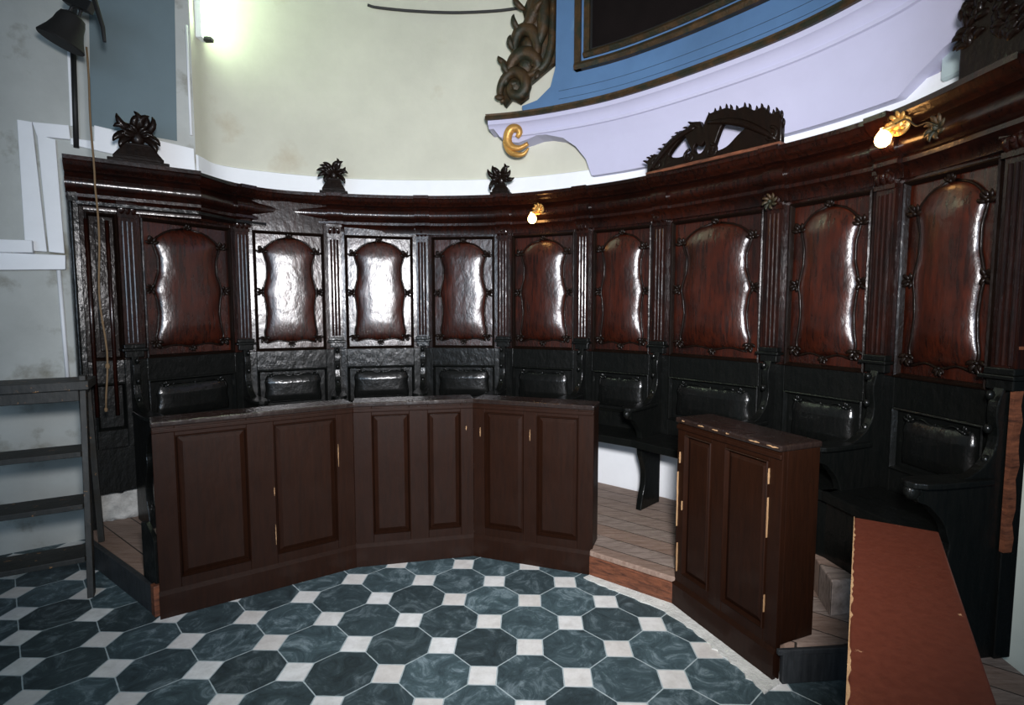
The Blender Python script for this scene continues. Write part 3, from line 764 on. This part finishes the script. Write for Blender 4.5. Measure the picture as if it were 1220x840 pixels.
# ------------------------------------------------------------------ stucco altar base on the apse wall
SB = thing('altar_ledge', 'lavender stucco ledge with gilded rim swelling from the apse wall', 'altar')
def hx(x, y, off): return WALL.hit(x, y, off)
fr = [hx(x, y, .20) for x, y in [(583,140),(589,152),(596,164),(606,168),(616,169),(626,166),(639,161),(650,160),(669,163),(682,172),(693,187),(698.5,208)]]
fr_r = [hx(x, y, o_) for x, y, o_ in [(1060,134,.10),(1070,112,.11),(1088,90,.12),(1118,56,.14),(1150,26,.17)]]
zlow = 2.70
prof_z = fr+[(fr[-1][0]+.004, zlow), (fr_r[0][0]-.004, zlow)]+fr_r+[(fr_r[-1][0]+.2, 3.12)]
prof_z = [(s_, min(z, 3.135)) for s_, z in prof_z]
def zbot(s_):
    for (a_, b_), (c_, d__) in zip(prof_z, prof_z[1:]):
        if s_ <= c_: return b_+(d__-b_)*(s_-a_)/max(1e-6, c_-a_) if s_ >= a_ else b_
    return prof_z[-1][1]
ss = sorted(set([p_[0] for p_ in prof_z]+[prof_z[0][0]+(prof_z[-1][0]-prof_z[0][0])*i/110 for i in range(111)]+[fr[0][0]+(fr[-1][0]-fr[0][0])*i/40 for i in range(41)]))
def offz(z):
    tab = [(2.5,.085),(2.7,.095),(2.85,.115),(2.95,.14),(3.02,.175),(3.06,.20),(3.065,.215),(3.085,.22),(3.09,.20),(3.15,.235),(3.16,.26),(3.19,.262),(3.3,.262)]
    for (a_, b_), (c_, d__) in zip(tab, tab[1:]):
        if z <= c_: return b_+(d__-b_)*(z-a_)/(c_-a_)
    return .26
zrow = [0,.08,.18,.30,.42,.54,.64,.72,.78,.82,.84,.88,.90,.94,.97,1.0]
zabs = [2.70,2.74,2.78,2.83,2.88,2.92,2.95,2.98,3.0,3.02,3.04,3.06,3.065,3.085,3.09,3.12,3.15,3.16,3.192]
def zz_(i, j): return max(zbot(ss[i]), zabs[j])
mb = MB(); mb.grid(lambda i, j: WALL.at(ss[i], offz(zz_(i, j)), zz_(i, j)), len(ss)-1, len(zabs)-1, lambda i, j: WALL.at(ss[i], -.01, zz_(i, j)))
mb.build('cove', 'lav', SB, smooth='auto')
sL, sR = hx(578, 131, .28)[0], prof_z[-1][0]
mb = MB(); WALL.sweep([(0,3.192),(.285,3.192),(.295,3.205),(.29,3.222),(.27,3.228),(.275,3.243),(.25,3.25),(0,3.25)], sL, sR, 80, mb)
mb.build('gilded_rim', 'gilt', SB, smooth='auto', label='dull gilded rim')
# blue plinth above
def lb(z):
    tab = [(3.25,624),(3.33,622),(3.36,640),(3.45,656),(3.6,662),(4.3,663)]
    for (a_, b_), (c_, d__) in zip(tab, tab[1:]):
        if z <= c_: x = b_+(d__-b_)*(z-a_)/(c_-a_); break
    else: x = 663
    return hx(x, 60, .14)[0]
zr = [3.25,3.28,3.33,3.345,3.36,3.40,3.45,3.6,3.9,4.3]; nb_ = 70
lbs = [lb(z) for z in zr]
mb = MB(); mb.grid(lambda i, j: WALL.at(lbs[j]+(sR-lbs[j])*i/nb_, .14, zr[j]), nb_, len(zr)-1, lambda i, j: WALL.at(lbs[j]+(sR-lbs[j])*i/nb_, -.01, zr[j]))
mb.build('blue_plinth', 'blue', SB, smooth='auto')
mb = MB()
for z in (3.335, 3.40):
    WALL.sweep([(.139, z), (.1425, z+.002), (.139, z+.005)], lb(3.6)+.03, sR, 60, mb)
mb.build('scored_line', 'dado', SB)
# gilt leaf scroll under the left end
mb = MB()
d_, z_ = hx(617, 168, .25)
base = WALL.at(d_, .25, z_); tt = WALL.tan(d_); Tg = Matrix.Translation(base) @ Matrix.Rotation(math.atan2(tt.y, tt.x), 4, 'Z')
u_ = 4.74/650
def cpx(l): return [((x-617)*u_, 0, (168-y)*u_) for x, y in l]
mb.T = Tg
pts = smooth_open([Vector(p_) for p_ in cpx([(616,164),(619,159),(616,154),(609,154),(605,160),(605,168),(610,174),(619,176),(629,172)])], 5)
mb.tube(pts, [.018+.020*math.sin(min(1, i/len(pts)*1.1)*PI) for i in range(len(pts))], 10)
pts = smooth_open([Vector(p_) for p_ in cpx([(602,158),(601,168),(606,178),(615,183),(624,183),(630,177)])], 5)
mb.tube(pts, [.006+.018*math.sin((i+.5)/len(pts)*PI) for i in range(len(pts))], 8)
mb.build('gold_scroll', 'gold', SB, smooth=True, label='bright gold leaf scroll')
# dark gilt scroll ornament beside the plinth
mb = MB(); d_, z_ = hx(617, 100, .16); base = WALL.at(d_, .14, z_); tt = WALL.tan(d_)
mb.T = Matrix.Translation(base) @ Matrix.Rotation(math.atan2(tt.y, tt.x), 4, 'Z')
def cq(l): return [((x-617)*u_, 0, (100-y)*u_) for x, y in l]
def gtube(l, r0, r1, sub=5, y=0):
    pts = smooth_open([Vector(p_)+Vector((0, y, 0)) for p_ in cq(l)], sub)
    n_ = len(pts); mb.tube(pts, [r0+(r1-r0)*math.sin((i+.3)/(n_)*PI) for i in range(n_)], 10)
gtube([(598,118),(594,105),(599,92),(611,85),(623,91),(626,103),(618,112),(608,108),(608,99),(615,98)], .018, .05)
gtube([(600,98),(606,80),(613,70),(625,66),(636,72),(640,82),(632,90)], .02, .06)
gtube([(614,72),(612,55),(617,42),(628,40),(637,50),(639,66),(634,82)], .02, .055)
gtube([(658,-10),(657,30),(656,60),(648,82),(632,90),(616,92)], .018, .035)
gtube([(622,42),(632,30),(638,15),(640,-5)], .03, .06)
gtube([(640,60),(646,40),(646,15),(648,-10)], .03, .055)
mb2 = mb
for x, y, a_, L_ in ((606,88,2.3,.12),(612,62,2.2,.12),(620,42,2.4,.14),(626,20,2.7,.15),(630,6,2.4,.15),(600,112,3.6,.08),(636,30,1.3,.14),(604,76,2.9,.10),(640,88,-1.2,.08)):
    mb.leaf(((x-617)*u_, -.02, (100-y)*u_), a_, L_, .028, curl=-.9, th=.6)
for x, y, r in ((611,100,.075),(624,78,.075),(627,56,.07),(636,34,.07),(636,10,.08)): mb.ball(((x-617)*u_, .04, (100-y)*u_), (r, .06, r*1.1), 14)
pl = [(598,120),(592,108),(596,90),(603,76),(606,66),(611,50),(615,38),(624,32),(620,16),(628,0),(634,-12),(664,-12),(662,50),(658,78),(640,90),(628,98),(626,112),(616,118),(606,112)]
bp = [((x-617)*u_, (100-y)*u_) for x, y in pl]; R_ = Matrix(((1,0,0,0),(0,0,-1,0),(0,1,0,0),(0,0,0,1)))
mb.prism(bp, -.10, -.04, R_)
mb.build('scroll_ornament', 'gilt', SB, smooth=True, label='dark gilt scroll ornament')

# picture above
PIC = thing('framed_painting', 'dark painting in gilt frame set above the blue plinth, mostly out of sight', 'painting')
s0 = hx(684, 60, .19)[0]; ZB = 3.52
def ring(wa, wb, oa, ob, name, mat):
    mb = MB(); WALL.sweep([(.13, ZB+wa), (oa, ZB+wa), (ob, ZB+(wa+wb)/2), (oa, ZB+wb), (.13, ZB+wb)], s0+wa, sR, 60, mb)
    WALL.sweep([(.13, ZB+wa), (oa, ZB+wa), (oa, 4.6), (.13, 4.6)], s0+wa, s0+wb, 2, mb)
    mb.build(name, mat, PIC, smooth='auto')
ring(.0, .055, .19, .205, 'outer_frame', 'gilt')
ring(.055, .08, .165, .165, 'painted_strip', 'blue')
ring(.08, .13, .18, .20, 'inner_frame', 'gilt')
ring(.13, .148, .16, .16, 'dark_fillet', 'iron')
mb = MB(); WALL.sweep([(.13, ZB+.148), (.15, ZB+.148), (.15, 4.6), (.13, 4.6)], s0+.148, sR, 60, mb); mb.build('canvas', 'canvas', PIC)

# grey box on the cream wall at right
d0_, z0_ = hx(1121, 97, .06); d1_, z1_ = hx(1121, 56, .06)
mb = MB(); WALL.sweep([(.0, z0_), (.05, z0_), (.06, z0_+.01), (.06, z1_-.01), (.05, z1_), (0, z1_)], d0_, d0_+.26, 4, mb)
bx = mb.build('junction_box', 'box', smooth='auto'); tag(bx, 'pale grey box fixed to the cream wall beside the right end crest', 'box')

# ------------------------------------------------------------------ wall lamps
def bulb_lamp(px, py, ox, oy, off, label, disc):
    d_, z_ = LIP.hit(px, py, off); p_ = LIP.at(d_, off, z_); r_ = lip_rot(d_)
    t = thing('wall_lamp', label, 'lamp', p_, r_)
    dx, dz = ox*p_.y/650, -oy*p_.y/650          # rosette relative to the bulb
    mb = MB(Matrix.Translation((dx*.9, .055, dz)) @ Matrix.Rotation(PI/2, 4, 'X'))
    mb.lathe([(.001, 0), (disc, 0), (disc, .008), (disc*.8, .016), (disc*.62, .010), (disc*.5, .024), (disc*.3, .03), (.001, .03)], 24)
    ro = mb.build('rosette', 'gold', t, smooth='auto', label='gilt rosette')
    mb = MB()
    for k in range(9):
        a_ = 2*PI*k/9; mb.leaf((dx*.9+disc*.4*math.cos(a_), .04, dz+disc*.4*math.sin(a_)), a_, disc*.75, disc*.22, curl=.8, th=.5)
    mb.build('petals', 'gold', ro, smooth=True)
    mb = MB(); mb.tube([(dx*.9, .05, dz), (dx*.6, .02, dz*.8), (dx*.3, .005, dz*.62), (0, 0, .03)], [.013, .012, .014, .016], 10); mb.build('socket', 'gold', t, smooth='auto')
    mb = MB(); mb.lathe([(.001,-.040),(.016,-.037),(.030,-.025),(.036,-.006),(.034,.010),(.024,.028),(.014,.042),(.013,.05),(.001,.05)], 20, Matrix.Translation((0, 0, -.01)))
    mb.build('bulb', 'bulb', t, smooth=True, label='glowing warm bulb')
bulb_lamp(634, 259, 6, -10, .02, 'small glowing bulb on a gilt rosette under the cornice near the back', .045)
bulb_lamp(1052, 163, 11, -12, .03, 'glowing bulb with round gilt rosette under the cornice at right', .055)
def rosette(px, py, off, r, label, mat):
    d_, z_ = LIP.hit(px, py, off); p_ = LIP.at(d_, off, z_); mb = MB()
    for k in range(8):
        a_ = 2*PI*k/8; mb.leaf((.01*math.cos(a_), 0, .01*math.sin(a_)), a_, r, r*.24, curl=1.0, th=.5)
    mb.ball((0, -.01, 0), r*.3, 8)
    o = mb.build('carved_rosette', mat, smooth=True); o.location = p_; o.rotation_euler = (0, 0, lip_rot(d_)); tag(o, label, 'rosette')
rosette(1117, 152, -.02, .055, 'unlit gilt rosette on the cornice right of the larger bulb', 'gilt')
rosette(918, 240, -.06, .045, 'small greenish carved rosette above the pilaster below the big crest', 'gilt')
# lamp wire
pts = []
for x, y in [(1066,148),(1080,142),(1092,150),(1105,146),(1117,150)]:
    d_, z_ = LIP.hit(x, y, .004); pts.append(LIP.at(d_, .004, z_))
o = MB().tube(smooth_open(pts, 5), .004, 6).build('lamp_wire', 'gilt', smooth=True); tag(o, 'thin wire looping between the large bulb and unlit rosette', 'wire')

# ------------------------------------------------------------------ upper wall fittings
# fluorescent fitting
FL = thing('fluorescent_lamp', 'vertical fluorescent lamp glowing green white at the pier corner, top left', 'lamp')
d_, zb_ = WALL.hit(240, 44, .10); q0 = Vector((-2.20, 4.22))
zb_ = HC+ray(240, 44)[1]*4.33
MB(Matrix.Translation((-2.385, 4.33, 0))).box(0, .05, -.045, .045, zb_-.02, 4.7).build('housing', 'white', FL, bevel=.004)
MB().tube([(-2.295, 4.33, zb_), (-2.295, 4.33, 4.68)], .034, 14).build('tube', 'tube', FL, smooth=True)
MB(Matrix.Translation((-2.34, 4.33, 0))).box(0, .06, -.02, .02, zb_-.035, zb_).build('end_cap', 'iron', FL, bevel=.003)
o = MB().tube([(-2.375, 4.155, zb_), (-2.375, 4.155, 2.9)], .009, 8).build('conduit', 'white', smooth=True)
tag(o, 'thin white conduit running down the pier corner below the fluorescent lamp', 'conduit')
# sagging cable at the top
pts = []
for x, y in [(438,6),(450,9),(490,13),(540,15),(590,13),(622,9)]:
    d_, z_ = WALL.hit(x, y, .03); pts.append(WALL.at(d_, .03, z_))
o = MB().tube(smooth_open(pts, 6), .012, 8).build('cable', 'cable', smooth=True); tag(o, 'dark sagging cable across the top of the cream wall', 'cable')

# white painted boards on the pier
def pq(name, pxs, th, mat, label, cat, group=None, o0=0):
    o = pier_quad(MB(), pxs, o0, o0+th).build(name, mat, bevel=.004); tag(o, label, cat, group); return o
wb = pq('wall_board', [(112,149),(231,177),(233,206),(84,172),(84,164),(112,168)], .02, 'white', 'long white board across the pier behind the left finial', 'board')
fb = thing('white_frame', 'white painted timber frame on the left wall beside the stalls', 'frame')
for nm, pxs in (('upright', [(20,142),(38,145),(56,300),(30,298)]), ('upright', [(44,160),(66,166),(77,302),(58,300)]), ('top_rail', [(38,145),(82,149),(84,166),(44,162)])):
    pier_quad(MB(), pxs, 0, .03).build(nm, 'white', fb, bevel=.004)
o = pier_quad(MB(), [(-40,299),(78,304),(78,321),(-40,322)], 0, .06).build('shelf_board', 'white', bevel=.004); tag(o, 'white ledge board at the foot of the white frame, left wall', 'shelf')
o = pier_quad(MB(), [(-40,284),(38,286),(39,301),(-40,300)], 0, .10).build('short_board', 'white', bevel=.004); tag(o, 'short white block lying on the white ledge at left edge', 'board')
a_, b_ = pier_hit(70, 322, .01), pier_hit(81, 455, .01)
o = MB().tube([pier(a_[0], .012, a_[1]), pier(b_[0], .012, b_[1])], .012, 8).build('conduit', 'white', smooth=True); tag(o, 'white conduit running down from the ledge board to the ladder', 'conduit')
a_, b_ = pier_hit(87, 55, .02), pier_hit(91, 176, .02)
o = MB().tube([pier(a_[0], .02, a_[1]), pier(b_[0], .02, b_[1])], .016, 8).build('pipe', 'iron', smooth=True); tag(o, 'dark vertical pipe on the left wall below the bell', 'pipe')
o = pier_quad(MB(), [(80,60),(85,60),(89,150),(84,150)], 0, .015).build('batten', 'white'); tag(o, 'narrow pale batten beside the dark pipe below the bell', 'batten')

# bell and rope
BL = thing('hanging_bell', 'dark tilted bell on an iron bracket high on left wall', 'bell')
bc = at_y(81, 30, 3.40)
T = Matrix.Translation(bc+Vector((0, 0, -.01))) @ Matrix.Scale(.80, 4) @ Matrix.Rotation(math.radians(22), 4, 'Y') @ Matrix.Rotation(math.radians(-8), 4, 'X')
mb = MB(T); mb.lathe([(.145,-.135),(.150,-.125),(.138,-.10),(.115,-.05),(.098,.0),(.090,.05),(.078,.085),(.045,.105),(.02,.112),(.001,.113)][::1], 28)
mb.build('bell_body', 'bronze', BL, smooth='auto')
mb = MB(T); mb.tube([(-.04,0,.10),(-.035,0,.15),(0,0,.17),(.035,0,.15),(.04,0,.10)], .012, 8); mb.box(-.10, .10, -.03, .03, .16, .24); mb.build('yoke', 'iron', BL, bevel=.004)
mb = MB(); y0 = bc+Vector((.06, 0, .20)); 
pw_ = PC+PD*((Vector((bc.x, bc.y))-PC).dot(PD)); mb.tube([y0, Vector((pw_.x, pw_.y, bc.z+.24))], .02, 8)
mb.tube([y0+Vector((-.05,0,-.02)), y0+Vector((.10,0,-.03)), y0+Vector((.155,-.01,-.22)), y0+Vector((.16,-.01,-.30))], [.02,.018,.012,.009], 8)
mb.build('bracket', 'iron', BL, smooth='auto')
top = at_y(103, 56, 3.30); zbr = HC+ray(125, 488)[1]*3.30
pts = [Vector((top.x+ .012*math.sin(i*.7)*(i > 8), 3.30+.004*math.sin(i), top.z+(zbr-top.z)*i/24)) for i in range(25)]
mb = MB(); mb.tube(pts, .0055, 6)
kn = [i for i in (17, 23)]
for i, r in ((21, .013), (24, .010), (18, .008)): mb.ball(pts[i], (r, r, r*1.6), 8)
o = mb.build('bell_rope', 'rope', smooth=True); tag(o, 'thin knotted rope hanging from the bell in front of left stalls', 'rope')

# ------------------------------------------------------------------ step ladder
LD = thing('step_ladder', 'weathered wooden step ladder against the left wall', 'ladder')
f0 = at_z(112, 712, 0); lw = Vector((-.866, -.5)).normalized(); lb_ = Vector((lw.y, -lw.x)); lb_ = lb_ if lb_.y > 0 else -lb_   # back = toward wall
TL = Matrix(((lw.x, lb_.x, 0, f0.x), (lw.y, lb_.y, 0, f0.y), (0, 0, 1, 0), (0, 0, 0, 1)))
lean = .16
def stile(x0, name):
    mb = MB(TL); mb.add([(x0,0,0.001),(x0+.03,0,0.001),(x0+.03,.07,0.001),(x0,.07,0.001),(x0,lean,1.24),(x0+.03,lean,1.24),(x0+.03,lean+.07,1.24),(x0,lean+.07,1.24)],
      [(0,3,2,1),(4,5,6,7),(0,1,5,4),(1,2,6,5),(2,3,7,6),(3,0,4,7)]); mb.build(name, 'ladder', LD, bevel=.003)
stile(0, 'stile'); stile(.55, 'stile')
for z in (.24, .53, .82):
    y_ = lean*z/1.24; mb = MB(TL); mb.box(.03, .55, y_-.025, y_+.20, z-.03, z); mb.build('tread', 'ladder', LD, bevel=.003)
mb = MB(TL); mb.box(-.02, .60, lean-.06, lean+.22, 1.165, 1.215); mb.box(.03, .55, lean-.03, lean-.01, 1.10, 1.20); mb.build('top_platform', 'ladder', LD, bevel=.004)
mb = MB(TL)
for x0 in (.0, .55):
    mb.add([(x0,.48,0.001),(x0+.03,.48,0.001),(x0+.03,.51,0.001),(x0,.51,0.001),(x0,lean+.14,1.2),(x0+.03,lean+.14,1.2),(x0+.03,lean+.17,1.2),(x0,lean+.17,1.2)],
      [(0,3,2,1),(4,5,6,7),(0,1,5,4),(1,2,6,5),(2,3,7,6),(3,0,4,7)])
    mb.build('rear_leg', 'ladder', LD); mb = MB(TL)
# flaking plaster patch low behind the platform's left end
mb = MB()
rn = random.Random(2)
def rub(i, j):
    f = i/14; q_ = Vector((-2.86, 3.64)).lerp(Vector((-2.48, 3.90)), f); zt = .46+.04*math.sin(f*14)-.10*abs(math.sin(f*PI*1.5+.2))
    return Vector((q_.x+.012*math.sin(i*3+j*2), q_.y-.02*abs(math.sin(i*1.7+j*1.1)), .152+(zt-.152)*j/8))
mb.grid(rub, 14, 8, lambda i, j: rub(i, j)+Vector((-.02, .06, 0)))
struct(mb.build('trim_5', 'rubble', smooth=True))
